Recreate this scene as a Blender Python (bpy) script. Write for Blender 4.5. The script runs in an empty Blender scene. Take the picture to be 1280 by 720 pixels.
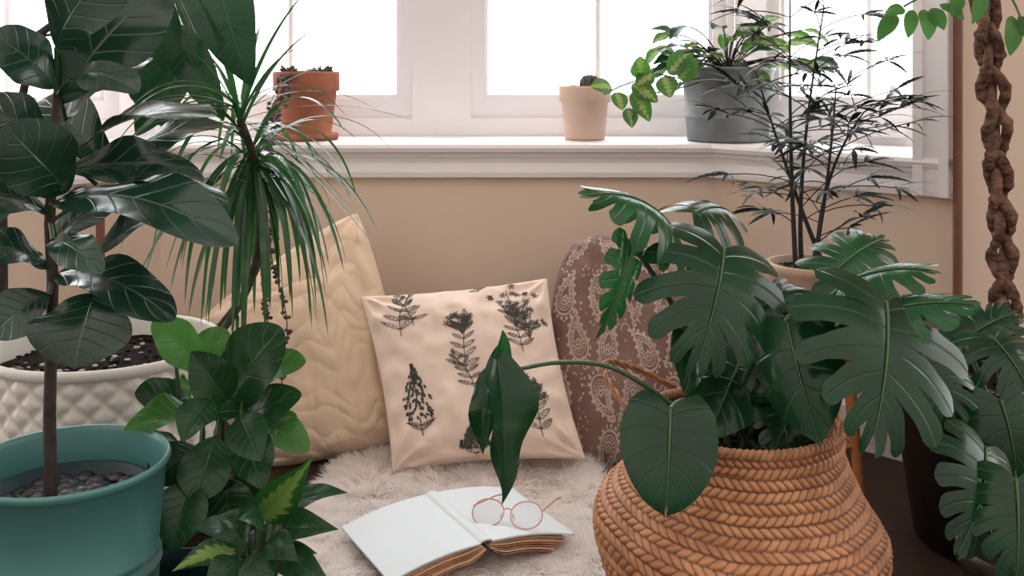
import bpy, math, random, bisect
import numpy as np
from mathutils import Vector, noise, Matrix
random.seed(7); np.random.seed(7)
V=Vector
FP=1300.0; CAMH=0.85
def S(u,v,d):
    "image pixel coordinates + estimated depth -> world metres"
    return V(((u-640)*d/FP, d, CAMH-(v-80)*d/FP))  # back-projects an image pixel through the camera to an estimated depth
def R(a,b): return random.uniform(a,b)

# ---------------------------------------------------------------- materials
def newmat(name):
    m=bpy.data.materials.new(name); m.use_nodes=True
    nt=m.node_tree; 
    for n in list(nt.nodes): nt.nodes.remove(n)
    out=nt.nodes.new('ShaderNodeOutputMaterial')
    return m,nt,out
def N(nt,t,**k):
    n=nt.nodes.new(t)
    for a,b in k.items(): setattr(n,a,b)
    return n
def math_(nt,op,a,b=None,c=None):
    n=N(nt,'ShaderNodeMath',operation=op)
    for i,x in enumerate((a,b,c)):
        if x is None: continue
        if isinstance(x,(int,float)): n.inputs[i].default_value=x
        else: nt.links.new(x,n.inputs[i])
    return n.outputs[0]
def mixc(nt,f,a,b):
    n=N(nt,'ShaderNodeMix',data_type='RGBA')
    for i,x in ((0,f),(6,a),(7,b)):
        if isinstance(x,(int,float)): n.inputs[i].default_value=x
        elif isinstance(x,tuple): n.inputs[i].default_value=(x[0],x[1],x[2],1)
        else: nt.links.new(x,n.inputs[i])
    return n.outputs[2]
def sstep(nt,x,a,b,lo=0,hi=1):
    n=N(nt,'ShaderNodeMapRange',interpolation_type='SMOOTHSTEP')
    nt.links.new(x,n.inputs[0]); n.inputs[1].default_value=a;n.inputs[2].default_value=b
    n.inputs[3].default_value=lo;n.inputs[4].default_value=hi
    return n.outputs[0]
def tex(nt,kind,scale,coord='Object',detail=4,**k):
    tc=N(nt,'ShaderNodeTexCoord'); t=N(nt,kind,**k)
    nt.links.new(tc.outputs[coord],t.inputs['Vector']); t.inputs['Scale'].default_value=scale
    if 'Detail' in t.inputs: t.inputs['Detail'].default_value=detail
    return t
def princ(nt,out,rough=.6,metal=0,spec=.5,sheen=0):
    p=N(nt,'ShaderNodeBsdfPrincipled'); p.inputs['Roughness'].default_value=rough
    p.inputs['Metallic'].default_value=metal; p.inputs['Specular IOR Level'].default_value=spec
    p.inputs['Sheen Weight'].default_value=sheen
    nt.links.new(p.outputs[0],out.inputs[0]); return p
def bump(nt,p,h,strength=.3,dist=.01):
    b=N(nt,'ShaderNodeBump'); b.inputs['Strength'].default_value=strength; b.inputs['Distance'].default_value=dist
    nt.links.new(h,b.inputs['Height']); nt.links.new(b.outputs[0],p.inputs['Normal'])
def pbr(name,col,rough=.6,var=.15,vs=8,bs=60,bst=.15,metal=0,spec=.5,sheen=0,dist=.003,col2=None):
    m,nt,out=newmat(name); p=princ(nt,out,rough,metal,spec,sheen)
    n1=tex(nt,'ShaderNodeTexNoise',vs); dk=col2 or tuple(c*(1-var*1.8) for c in col)
    f=sstep(nt,n1.outputs[0],.3,.7)
    nt.links.new(mixc(nt,f,dk,col),p.inputs['Base Color'])
    if bst: 
        n2=tex(nt,'ShaderNodeTexNoise',bs); bump(nt,p,n2.outputs[0],bst,dist)
    return m
def leafmat(name,col,vein,nv=9,c=2.2,vs=.6,rough=.36,trans=.12,varieg=None,dark=.55,tcol=None,spec=.30):
    m,nt,out=newmat(name)
    tc=N(nt,'ShaderNodeTexCoord'); sp=N(nt,'ShaderNodeSeparateXYZ'); nt.links.new(tc.outputs['UV'],sp.inputs[0])
    a=math_(nt,'MULTIPLY',math_(nt,'ABSOLUTE',math_(nt,'SUBTRACT',sp.outputs[0],.5)),2.0)
    mid=sstep(nt,a,.0,.045,1,0)
    q=math_(nt,'SUBTRACT',math_(nt,'MULTIPLY',sp.outputs[1],float(nv)),math_(nt,'MULTIPLY',a,c))
    fr=math_(nt,'FRACT',math_(nt,'ADD',q,100.0)); d=math_(nt,'ABSOLUTE',math_(nt,'SUBTRACT',fr,.5))
    ve=sstep(nt,d,.0,.07,1,0)
    mm=math_(nt,'MAXIMUM',mid,math_(nt,'MULTIPLY',ve,.55))
    nz=tex(nt,'ShaderNodeTexNoise',14)
    base=mixc(nt,sstep(nt,nz.outputs[0],.3,.7),tuple(x*dark for x in col),col)
    if varieg:
        nb=tex(nt,'ShaderNodeTexNoise',22)
        e=math_(nt,'ADD',math_(nt,'ADD',a,math_(nt,'MULTIPLY',d,-.5)),math_(nt,'MULTIPLY',math_(nt,'SUBTRACT',nb.outputs[0],.5),1.6))
        base=mixc(nt,sstep(nt,e,varieg[1],varieg[1]+.22),varieg[0],base)
    colr=mixc(nt,math_(nt,'MULTIPLY',mm,vs),base,vein)
    p=N(nt,'ShaderNodeBsdfPrincipled'); p.inputs['Roughness'].default_value=rough
    p.inputs['Specular IOR Level'].default_value=spec
    nt.links.new(colr,p.inputs['Base Color'])
    bl=math_(nt,'ADD',math_(nt,'MULTIPLY',mm,-1.0),math_(nt,'MULTIPLY',nz.outputs[0],.4))
    bump(nt,p,bl,.45,.0025)
    t=N(nt,'ShaderNodeBsdfTranslucent')
    tcx=tcol or (col[0]*2.2,col[1]*2.6,col[2]*1.2)
    t.inputs[0].default_value=(*tcx,1)
    ms=N(nt,'ShaderNodeMixShader'); ms.inputs[0].default_value=trans
    nt.links.new(p.outputs[0],ms.inputs[1]);nt.links.new(t.outputs[0],ms.inputs[2]);nt.links.new(ms.outputs[0],out.inputs[0])
    return m

M={}
M['wall']=pbr('wall_paint',(.75,.60,.475),.75,.03,2,180,.08,dist=.001)
M['trim']=pbr('trim_paint',(.84,.81,.81),.4,.01,3,60,.03)
M['frame']=pbr('window_vinyl',(.86,.84,.86),.4,.01,3,60,.02)
M['ceil']=pbr('ceiling_paint',(.8,.77,.74),.8,.02)
def woodfloor():
    m,nt,out=newmat('wood_floor'); p=princ(nt,out,.55,spec=.25)
    b=tex(nt,'ShaderNodeTexBrick',1.0); 
    b.inputs['Color1'].default_value=(.035,.019,.013,1);b.inputs['Color2'].default_value=(.055,.030,.020,1)
    b.inputs['Mortar'].default_value=(.015,.008,.006,1); b.inputs['Mortar Size'].default_value=.003
    b.inputs['Brick Width'].default_value=.9;b.inputs['Row Height'].default_value=.09
    n=tex(nt,'ShaderNodeTexNoise',30); 
    nt.links.new(mixc(nt,math_(nt,'MULTIPLY',n.outputs[0],.5),b.outputs[0],(.03,.015,.010)),p.inputs['Base Color'])
    return m
M['floor']=woodfloor()
M['copper']=pbr('pipe_copper_paint',(.20,.085,.05),.45,.1,20,60,.1)
M['teal']=pbr('teal_enamel',(.065,.205,.19),.38,.08,4,20,.05)
M['tealdark']=pbr('nursery_pot_plastic',(.012,.035,.045),.5,.08,spec=.3)
M['white_cer']=pbr('glazed_ceramic',(.62,.60,.55),.35,.06,6,40,.05)
M['soil']=pbr('soil',(.022,.015,.012),.95,.3,60,150,.8,dist=.01,spec=.1)
M['pebble']=pbr('pebbles',(.055,.048,.058),.35,.4,20,50,.1)
M['perlite']=pbr('perlite',(.40,.38,.36),.9,.1)
M['terra']=pbr('terracotta',(.38,.125,.065),.8,.2,14,80,.2,col2=(.25,.08,.045))
M['terralight']=pbr('pale_terracotta',(.66,.48,.38),.8,.08,12,80,.1)
M['tan']=pbr('tan_stoneware',(.50,.35,.24),.6,.12,10,60,.1)
M['zinc']=pbr('galvanized_zinc',(.24,.26,.26),.5,.25,9,30,.15,metal=.45,col2=(.11,.125,.125))
M['darkpot']=pbr('dark_glaze',(.035,.024,.022),.4,.2,6,30,.1)
M['stoolwood']=pbr('stool_wood',(.48,.17,.06),.5,.2,12,60,.1)
M['bark']=pbr('bark',(.045,.032,.026),.85,.3,40,90,.6,dist=.004)
M['braid']=pbr('braided_bark',(.24,.135,.09),.9,.2,45,110,1.0,col2=(.07,.037,.028),dist=.012,spec=.2)
M['darkstem']=pbr('dark_stem',(.022,.018,.015),.7,.2)
M['stem']=pbr('green_stem',(.035,.085,.025),.45,.2)
M['canestem']=pbr('cane_stem',(.07,.06,.04),.8,.3,60,60,.5)
M['fig']=leafmat('fiddle_leaf',(.010,.040,.025),(.06,.13,.06),7,1.6,.5,.22,.07,spec=.42)
M['figback']=leafmat('rubber_leaf',(.014,.052,.030),(.10,.17,.09),14,1.4,.25,.22,.12)
M['young']=leafmat('young_leaf',(.045,.16,.028),(.16,.30,.08),7,1.6,.5,.32,.18)
M['midleaf']=leafmat('shrub_leaf',(.012,.056,.020),(.06,.15,.045),7,1.6,.5,.3,.12)
M['varieg']=leafmat('variegated_leaf',(.016,.07,.018),(.20,.32,.10),8,1.6,.2,.32,.15,varieg=((.15,.25,.06),.18))
M['hoya']=leafmat('pothos_leaf',(.05,.12,.04),(.25,.34,.12),6,1.4,.4,.32,.25,varieg=((.34,.36,.13),.10))
M['drac']=leafmat('dracaena_blade',(.034,.115,.050),(.18,.27,.14),1,0,.45,.25,.18,spec=.5)
M['aralia']=leafmat('aralia_leaflet',(.012,.022,.016),(.04,.05,.03),1,0,.3,.5,.05,spec=.2)
M['mon']=leafmat('monstera_leaf',(.008,.044,.018),(.04,.11,.035),1,0,.4,.20,.10,spec=.27)
M['monl']=leafmat('monstera_young_leaf',(.013,.080,.027),(.07,.17,.05),1,0,.4,.20,.16,spec=.30)
M['ficus']=leafmat('ficus_leaf',(.05,.15,.04),(.12,.22,.06),8,1.2,.3,.35,.3)
M['bead']=pbr('string_bead',(.10,.055,.06),.6,.3,30,60,.1)
M['succ']=pbr('succulent',(.10,.10,.06),.6,.3,30)
M['cactus']=pbr('cactus',(.10,.09,.07),.8,.3,60,150,.8)
M['linen']=pbr('linen_cloth',(.82,.66,.55),.95,.04,5,420,.35,sheen=.2,dist=.0015)
M['quilt']=pbr('quilted_cotton',(.75,.57,.41),.95,.05,6,380,.35,sheen=.2,dist=.0015)
M['print']=pbr('print_ink',(.065,.07,.062),.95,.2,60)
M['paisleycloth']=pbr('paisley_cloth',(.235,.14,.115),.95,.12,7,400,.35,sheen=.15,dist=.0015)
M['paisleyprint']=pbr('paisley_print',(.56,.42,.36),.95,.15,40)
def furmat():
    m,nt,out=newmat('sheepskin_fur'); n1=tex(nt,'ShaderNodeTexNoise',9)
    col=mixc(nt,n1.outputs[0],(.93,.87,.83),(.98,.95,.93))
    d=N(nt,'ShaderNodeBsdfDiffuse'); t=N(nt,'ShaderNodeBsdfTranslucent'); ms=N(nt,'ShaderNodeMixShader'); ms.inputs[0].default_value=.5
    nt.links.new(col,d.inputs[0]);nt.links.new(col,t.inputs[0]);nt.links.new(d.outputs[0],ms.inputs[1]);nt.links.new(t.outputs[0],ms.inputs[2]);nt.links.new(ms.outputs[0],out.inputs[0]); return m
M['fur']=furmat()
M['cover']=pbr('book_cloth',(.66,.73,.76),.6,.03,6,300,.08,dist=.001)
M['pages']=pbr('page_edges',(.55,.25,.12),.8,.25,40,200,.2)
M['paper']=pbr('paper',(.75,.60,.45),.85,.05)
M['wire']=pbr('rose_gold_wire',(.70,.35,.28),.25,.1,metal=.5)
def glassmat(name,tint=(1,1,1),g=.05):
    m,nt,out=newmat(name); t=N(nt,'ShaderNodeBsdfTransparent'); t.inputs[0].default_value=(*tint,1)
    gl=N(nt,'ShaderNodeBsdfGlossy'); gl.inputs['Roughness'].default_value=.03
    ms=N(nt,'ShaderNodeMixShader'); ms.inputs[0].default_value=g
    nt.links.new(t.outputs[0],ms.inputs[1]);nt.links.new(gl.outputs[0],ms.inputs[2]);nt.links.new(ms.outputs[0],out.inputs[0]); return m
M['glass']=glassmat('window_glass'); M['lens']=glassmat('lens_glass',(.95,.93,.93),.08)
def seagrass():
    m,nt,out=newmat('seagrass_weave'); p=princ(nt,out,.5)
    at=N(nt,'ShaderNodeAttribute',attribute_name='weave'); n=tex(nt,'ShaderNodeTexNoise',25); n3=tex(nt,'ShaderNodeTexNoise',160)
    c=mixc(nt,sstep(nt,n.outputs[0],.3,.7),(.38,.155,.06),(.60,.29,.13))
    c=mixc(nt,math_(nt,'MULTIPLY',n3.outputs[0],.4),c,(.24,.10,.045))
    nt.links.new(mixc(nt,sstep(nt,at.outputs['Fac'],.0,.5),(.11,.04,.018),c),p.inputs['Base Color'])  # gaps between strands darkened by weave height: crevice shade painted into the colour
    bump(nt,p,n3.outputs[0],.3,.002); return m
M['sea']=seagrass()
M['seaplain']=pbr('seagrass_cord',(.46,.21,.09),.6,.25,40,200,.5,dist=.003)

# ---------------------------------------------------------------- mesh builder
class MB:
    def __init__(s): s.v=[];s.f=[];s.m=[];s.u=[];s.sm=[];s.mats=[];s.att={}
    def mi(s,name):
        if name not in s.mats: s.mats.append(name)
        return s.mats.index(name)
    def grid(s,P,mat,UV=None,wrap=False,smooth=True,flip=False):
        n=len(P);m=len(P[0]);b=len(s.v)
        for r in P: s.v.extend(tuple(x) for x in r)
        k=s.mi(mat)
        for i in range(n-1):
            for j in range(m if wrap else m-1):
                j2=(j+1)%m
                q=[(i,j),(i,j2),(i+1,j2),(i+1,j)]
                if flip:q=q[::-1]
                s.f.append([b+a*m+c for a,c in q]); s.m.append(k); s.sm.append(smooth)
                if UV: s.u.extend(UV[a][c] for a,c in q)
                else: s.u.extend(((c if not(wrap and j2==0 and c==0) else m)/max(1,m),a/max(1,n-1)) for a,c in q)
    def poly(s,pts,mat,smooth=False):
        b=len(s.v); s.v.extend(tuple(p) for p in pts); s.f.append(list(range(b,b+len(pts)))); s.m.append(s.mi(mat)); s.sm.append(smooth)
        s.u.extend((.2,.5) for _ in pts)
    def box(s,o,ax,ay,az,mat):
        "o corner + 3 edge vectors"
        c=[o+ax*i+ay*j+az*k for k in(0,1) for j in(0,1) for i in(0,1)]
        for q in((0,2,3,1),(4,5,7,6),(0,1,5,4),(2,6,7,3),(0,4,6,2),(1,3,7,5)): s.poly([c[i] for i in q],mat)
    def tube(s,pts,rad,mat,seg=8,caps=True):
        pts=[V(p) for p in pts]; n=len(pts)
        if not isinstance(rad,(list,tuple)): rad=[rad]*n
        P=[];ref=None
        for i,p in enumerate(pts):
            t=(pts[min(i+1,n-1)]-pts[max(i-1,0)]).normalized()
            if ref is None: ref=V((1,0,0)) if abs(t.x)<.8 else V((0,1,0))
            ref=(ref-t*ref.dot(t)).normalized(); b=t.cross(ref)
            P.append([p+(ref*math.cos(a)+b*math.sin(a))*rad[i] for a in [2*math.pi*k/seg for k in range(seg)]])
        s.grid(P,mat,wrap=True)
        if caps: s.poly(P[0],mat); s.poly(P[-1][::-1],mat)
    def lathe(s,c,prof,mat,seg=64,disp=None):
        P=[]
        for i,(r,z) in enumerate(prof):
            row=[]
            for k in range(seg):
                a=2*math.pi*k/seg; rr=r+(disp(a,z,i) if disp else 0)
                row.append(V((c[0]+rr*math.cos(a),c[1]+rr*math.sin(a),c[2]+z)))
            P.append(row)
        s.grid(P,mat,wrap=True,flip=True)
    def blob(s,c,r,mat,sq=(1,1,1),seg=7,rings=5):
        P=[];a0=R(0,6)
        for i in range(rings+1):
            ph=math.pi*i/rings
            P.append([V(c)+V((r*sq[0]*math.sin(ph)*math.cos(a0+2*math.pi*k/seg),r*sq[1]*math.sin(ph)*math.sin(a0+2*math.pi*k/seg),r*sq[2]*math.cos(ph))) for k in range(seg)])
        s.grid(P,mat,wrap=True,flip=True)
    def build(s,name,parent=None,smoothangle=None):
        me=bpy.data.meshes.new(name); me.from_pydata(s.v,[],s.f)
        me.polygons.foreach_set('material_index',s.m); me.polygons.foreach_set('use_smooth',s.sm)
        uv=me.uv_layers.new(name='UVMap'); uv.data.foreach_set('uv',[x for t in s.u for x in t])
        for k in s.mats: me.materials.append(M[k])
        for k,val in s.att.items():
            a=me.attributes.new(k,'FLOAT','POINT'); arr=val+[1.0]*(len(s.v)-len(val)); a.data.foreach_set('value',arr)
        me.update(); o=bpy.data.objects.new(name,me); bpy.context.scene.collection.objects.link(o)
        if parent: o.parent=parent
        return o

def frame(base,tip,normal):
    a=(tip-base); L=a.length; a=a/L; n=V(normal); n=(n-a*n.dot(a))
    if n.length<.05: n=V((.3,-.5,.8)); n=n-a*n.dot(a)
    n.normalize(); return a,n,a.cross(n),L
OUT={
 'oval':lambda t: max(0,math.sin(math.pi*t**.85))**.75,
 'fiddle':lambda t: max(0,math.sin(math.pi*t**1.3))**.54*(1-.14*math.exp(-((t-.3)/.12)**2)),
 'acute':lambda t: max(0,math.sin(math.pi*t**.8))**1.0*(1-.25*t),
 'blade':lambda t: min(1,(t+.15)*2.2)*max(0,1-t)**.6,
 'serr':lambda t: max(0,math.sin(math.pi*t**.8))**.9*(.60+.40*(1-((t*7.0)%1.0))*1.3),
}
def leaf(mb,base,tip,w,normal,kind='oval',mat='fig',bow=.08,fold=.15,wave=.03,curl=0,n=14,m=8,twist=0):
    a,nn,sd,L=frame(base,tip,normal); ph=R(0,6); fq=R(2.2,3.4)*math.pi; f=OUT[kind]; P=[];UV=[]
    ph2=R(0,6)
    for i in range(n+1):
        t=(1-math.cos(math.pi*i/n))/2; hw=f(t)*w/2
        c=base+a*L*t+nn*(bow*L*4*t*(1-t)-curl*L*t**3)
        tw=twist*t; s2=sd*math.cos(tw)+nn*math.sin(tw); n2=nn*math.cos(tw)-sd*math.sin(tw)
        row=[];ur=[]
        for j in range(m+1):
            s=-1+2*j/m
            z=fold*abs(s)*hw-.35*fold*hw*s*s+wave*L*s*s*math.sin(fq*t+(ph if s>0 else ph2))*math.sin(math.pi*t)
            row.append(c+s2*(s*hw)+n2*z); ur.append((s*.5+.5,t))
        P.append(row);UV.append(ur)
    mb.grid(P,mat,UV)
def ribbon(mb,path,w,mat,n2=3,fold=.3,kind='blade'):
    n=len(path); P=[];UV=[];f=OUT[kind]
    for i,p in enumerate(path):
        t=i/(n-1); T=(path[min(i+1,n-1)]-path[max(0,i-1)]).normalized()
        sd=T.cross(V((0,0,1))); 
        if sd.length<.05: sd=V((1,0,0))
        sd.normalize(); up=sd.cross(T); hw=f(t)*w/2
        P.append([p+sd*(s*hw)+up*(abs(s)*hw*fold) for s in (-1,0,1)]); UV.append([(s*.5+.5,t) for s in(-1,0,1)])
    mb.grid(P,mat,UV)
def bez(a,b,c,n=10): return [a*(1-t)**2+b*2*t*(1-t)+c*t*t for t in [i/n for i in range(n+1)]]
def mleaf(mb,base,tip,wid,normal,nf=6,gap=.40,s0=.40,mat='mon',arch=.10,side=.35,fold=.15,wave=.02,curl=0,seed=0):
    rnd=random.Random(seed); a,nn,sd,L=frame(base,tip,normal); W=wid/2; C=16; Rr=6
    ph=rnd.uniform(0,6)
    for sg in(-1,1):
        for i in range(nf):
            g=gap*rnd.uniform(.75,1.2) if gap else 0; ss=s0*rnd.uniform(.8,1.3); dz=rnd.uniform(-.06,.06)*(1 if gap else 0); lf=1+ (rnd.uniform(-.08,.05) if gap else 0)
            if i==0 and gap: ss=.6
            P=[];UV=[]
            for k in range(Rr+1):
                r=k/Rr-.5; row=[];ur=[]
                for j in range(C+1):
                    s=j/C
                    sh=1
                    if gap and s>ss:
                        x=(s-ss)/(1-ss); sh=1-g*min(1,x*2.2)**.7*(.62+.38*x)
                        if s>.84: sh*=math.sqrt(max(0.02,1-((s-.84)/.16)**2*.93))
                    tt=(i+.5+r*sh)/nf
                    th=math.radians(-62+132*tt**.75)+.30*s
                    Ll=W*(.86+.30*math.sin(math.pi*min(1,tt*1.1)**.8)-.56*tt**2.2)*lf
                    xx=s*Ll*math.cos(th); yy=tt*.86*L+s*Ll*math.sin(th)*(1 if tt>.3 else .75+.83*tt)
                    yn=yy/L
                    z=arch*L*4*yn*(1-yn)-side*W*(xx/W)**2+fold*abs(xx)-curl*L*max(0,yn)**3+dz*W*s*s*1.5+wave*L*math.sin(yn*9+ph)*s*s
                    row.append(base+a*yy+sd*(sg*xx)+nn*z); ur.append((.5+sg*s*.5,k/Rr))
                P.append(row);UV.append(ur)
            mb.grid(P,mat,UV,flip=(sg<0))
    pts=[]
    for i in range(9):
        yn=i/8*.93; pts.append(base+a*(yn*L)+nn*(arch*L*4*yn*(1-yn)-curl*L*yn**3+.001))
    mb.tube(pts,[.0024*(1-.75*i/8) for i in range(9)],'stem',5)

# ---------------------------------------------------------------- room shell
PATH=[V((-1.27,2.14,0)),V((-.86,2.55,0)),V((.49,2.55,0)),V((.90,2.14,0))]
def offs(path,d):
    res=[];n=len(path)
    for i,p in enumerate(path):
        ns=[]
        if i>0: t=(path[i]-path[i-1]).normalized(); ns.append(V((-t.y,t.x,0)))
        if i<n-1: t=(path[i+1]-path[i]).normalized(); ns.append(V((-t.y,t.x,0)))
        b=sum(ns,V((0,0,0))).normalized(); res.append(p+b*(d/b.dot(ns[0])))
    return res
def sweep(name,prof,mat,path=PATH):
    mb=MB(); cols=[]
    for d,z in prof: cols.append([q+V((0,0,z)) for q in offs(path,d)])
    n=len(prof)
    for i in range(n):
        a=cols[i];b=cols[(i+1)%n]
        for j in range(len(path)-1): mb.poly([a[j],a[j+1],b[j+1],b[j]],mat)
    mb.poly([c[0] for c in cols],mat); mb.poly([c[-1] for c in cols][::-1],mat)
    return mb.build(name)
sweep('trim_1',[(0,.654),(.31,.654),(.31,.57),(.032,.57),(.010,.571),(.008,.583),(.020,.588),(.024,.605),(.018,.616),(.010,.622),(.010,.630),(-.004,.634),(-.008,.644),(-.004,.652)],'trim')
sweep('wall_back',[(.03,0),(.03,.60),(.31,.60),(.31,0)],'wall')
sweep('wall_back_header',[(.03,1.9),(.03,2.4),(.31,2.4),(.31,1.9)],'wall')
sweep('baseboard_back',[(.012,0),(.012,.09),(.02,.10),(.03,.10),(.03,0)],'trim')
def boxobj(name,x0,x1,y0,y1,z0,z1,mat):
    mb=MB(); mb.box(V((x0,y0,z0)),V((x1-x0,0,0)),V((0,y1-y0,0)),V((0,0,z1-z0)),mat); return mb.build(name)
boxobj('wall_right',.925,2.6,2.165,2.30,0,2.4,'wall')
boxobj('wall_left',-2.9,-1.295,2.165,2.30,0,2.4,'wall')
boxobj('floor',-2.9,2.6,-1.2,3.0,-.05,0,'floor')
boxobj('ceiling',-2.9,2.6,1.2,3.1,2.4,2.45,'ceil')
def casing(name,end,along):
    mb=MB(); nrm=V((-along.y,along.x,0)) if along.x>0 else V((along.y,-along.x,0))
    for w0,w1,d0,d1 in ((0,.075,0,.03),(.0,.018,-.012,0),(.055,.075,-.006,0)):
        mb.box(end-along*w1+nrm*d0+V((0,0,.575)),along*(w1-w0),nrm*(d1-d0),V((0,0,1.4)),'trim')
    mb.box(end-along*.012+nrm*.03+V((0,0,.575)),along*.012,nrm*.3,V((0,0,1.4)),'trim')
    return mb.build(name)
d45=V((.7071,-.7071,0)); casing('trim_2',PATH[3],d45)
casing('trim_3',PATH[0],V((-.7071,-.7071,0)))
WP=offs(PATH,.28)
def window(name,p0,p1,panes,crank=None):
    ax=(p1-p0); L=ax.length; ax/=L; nr=V((-ax.y,ax.x,0)); mb=MB()
    def B(a0,a1,d0,d1,z0,z1,mat='frame'):
        mb.box(p0+ax*a0+nr*d0+V((0,0,z0)),ax*(a1-a0),nr*(d1-d0),V((0,0,z1-z0)),mat)
    Z0,Z1=.6542,1.9
    B(0,L,0,.06,Z0,Z0+.048); B(0,L,0,.06,Z1-.05,Z1)
    edges=[0]+[c for pr in panes for c in pr]+[L]
    for i in range(0,len(edges)-1,2): B(edges[i],edges[i+1],.001,.06,Z0+.048,Z1-.05)
    for a,b in panes:
        s=.036
        B(a,b,.018,.05,Z0+.048,Z0+.10); B(a,b,.018,.05,Z1-.1,Z1-.05)
        B(a,a+s,.018,.05,Z0+.1,Z1-.1); B(b-s,b,.018,.05,Z0+.1,Z1-.1)
        B(a+s,b-s,.028,.045,Z0+.1,Z0+.112); B(a+s,a+s+.01,.028,.045,Z0+.112,Z1-.1);B(b-s-.01,b-s,.028,.045,Z0+.112,Z1-.1)
        c=(a+b)/2; B(c-.006,c+.006,.034,.042,Z0+.112,Z1-.1)
        B(a+s,c-.006,.034,.042,1.5,1.512); B(c+.006,b-s,.034,.042,1.5,1.512)
        B(a+s,b-s,.0375,.0385,Z0+.1,Z1-.1,'glass')
    if crank is not None:
        B(crank-.05,crank+.05,-.022,.018,Z0+.02,Z0+.05)
        c=p0+ax*crank-nr*.02+V((0,0,Z0+.045))
        mb.tube([c,c-nr*.015+V((0,0,.015)),c-nr*.02+ax*.03+V((0,0,.06)),c-nr*.02+ax*.035+V((0,0,.10))],[.009,.009,.007,.009],'frame',8)
    return mb.build(name)
x0=WP[1].x
def ex(px): return (px-640)*2.85/FP-x0
window('window_1',WP[1],WP[2],[(ex(208),ex(516)),(ex(589),ex(907))])
Lw=(WP[3]-WP[2]).length
window('window_2',WP[2],WP[3],[(.09,Lw-.05)],crank=Lw*.62)
window('window_3',WP[0],WP[1],[(.05,Lw-.09)])
def pipe(name,x,y,z0,z1,r):
    mb=MB(); mb.tube([(x,y,z0),(x,y,z0+.3),(x,y,z1)],r,'copper',16)
    for z in(.12,1.25,2.2):
        if z<z1: mb.lathe((x,y,z),[(r,-.012),(r+.004,-.012),(r+.004,.012),(r,.012)],'copper',20); mb.box(V((x-.006,y,z-.006)),V((.012,0,0)),V((0,(2.17-y) if y<2.2 else .03,0)),V((0,0,.012)),'copper')
    return mb.build(name)
pipe('heating_pipe',.915,2.135,0,2.4,.0095)
pipe('heating_pipe.001',-.95,2.40,0,.565,.010)

# ---------------------------------------------------------------- pots
def soil(mb,c,r,z,mat='soil',n=14):
    P=[]
    for i in range(n):
        rr=r*i/(n-1)
        P.append([V((c[0]+rr*math.cos(a),c[1]+rr*math.sin(a),z+.008*noise.noise(V((rr*60*math.cos(a),rr*60*math.sin(a),z*9))))) for a in [2*math.pi*k/32 for k in range(32)]])
    mb.grid(P,mat,wrap=True)
def scatter(mb,c,r,z,n,rs,mats,sq=(1,1,.6)):
    for _ in range(n):
        a=R(0,6.28);q=r*math.sqrt(R(0,1)); rr=R(*rs)
        mb.blob((c[0]+q*math.cos(a),c[1]+q*math.sin(a),z+rr*.3),rr,random.choice(mats),(R(.8,1.4)*sq[0],R(.8,1.2)*sq[1],R(.6,1)*sq[2]))

# teal bucket + fiddle leaf fig
fx=-.534;fy=1.25
mb=MB()
H=.376
mb.lathe((fx,fy,0),[(0,.004),(.088,.004),(.090,0),(.092,.004),(.0985,.12),(.1005,.122),(.1005,.128),(.099,.130),(.1055,.245),(.1085,.248),(.1085,.254),(.106,.257),(.106,.262),(.1085,.265),(.1085,.270),(.1065,.273),(.1125,H-.012),(.116,H-.010),(.1185,H-.004),(.117,H+.001),(.114,H),(.111,H-.006),(.108,H-.05),(.104,.25),(.1,.2)],'teal',96)
mb.lathe((fx+.002,fy-.004,0),[(.088,.2),(.094,H-.045),(.0965,H-.043),(.0965,H-.037),(.093,H-.037),(.088,H-.08)],'tealdark',64)
soil(mb,(fx,fy),.104,H-.095,'tealdark'); soil(mb,(fx,fy),.092,H-.060)
scatter(mb,(fx,fy),.084,H-.056,260,(.006,.012),['pebble','pebble','tealdark','pebble'])
T=1.25
trunk=[V((fx-.02,fy,H-.08)),S(62,520,T),S(64,430,T),S(66,350,T),S(62,280,T),S(66,200,T),S(72,120,T+.02),S(85,30,T+.05),S(95,-60,T+.08)]
mb.tube(trunk,[.0085,.0075,.007,.007,.0065,.006,.006,.005,.003],'bark',10)
FL=[
 ((72,130),(205,-25),100,1.27,1.33,(.35,-.75,.55)),
 ((95,190),(268,140),84,1.25,1.20,(.1,-.25,.95)),
 ((72,215),(255,210),64,1.26,1.30,(.0,-.65,.75)),
 ((64,255),(292,292),88,1.24,1.15,(.05,-.5,.85)),
 ((110,255),(285,247),56,1.27,1.22,(.0,-.3,.95)),
 ((66,345),(216,392),70,1.25,1.17,(.25,-.5,.8)),
 ((118,366),(92,458),112,1.20,1.14,(.1,-1,.25)),
 ((62,335),(-35,300),60,1.25,1.2,(0,-.5,.85)),
 ((62,368),(-12,415),66,1.24,1.2,(-.2,-.9,.4)),
 ((85,240),(8,158),84,1.25,1.17,(.1,-.85,.45)),
 ((70,190),(-45,130),95,1.25,1.2,(-.1,-.45,.85)),
 ((70,110),(-10,40),76,1.25,1.2,(-.2,-.6,.7)),
 ((82,150),(182,62),74,1.3,1.36,(-.3,-.6,.7)),
 ((120,230),(275,150),58,1.32,1.34,(-.2,-.45,.85)),
 ((70,60),(150,-60),92,1.24,1.2,(.1,-.9,.3)),
 ((70,300),(150,240),66,1.28,1.33,(0,-.6,.8)),
 ((66,270),(-40,235),70,1.25,1.2,(0,-.45,.85)),
 ((90,100),(170,110),56,1.2,1.14,(0,-.5,.8)),
 ((66,300),(120,330),46,1.2,1.12,(0,-.7,.7)),
 ((140,215),(50,115),66,1.33,1.42,(0,-.8,.6)),
 ((120,320),(250,265),60,1.30,1.42,(0,-.3,.9)),
]
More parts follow.
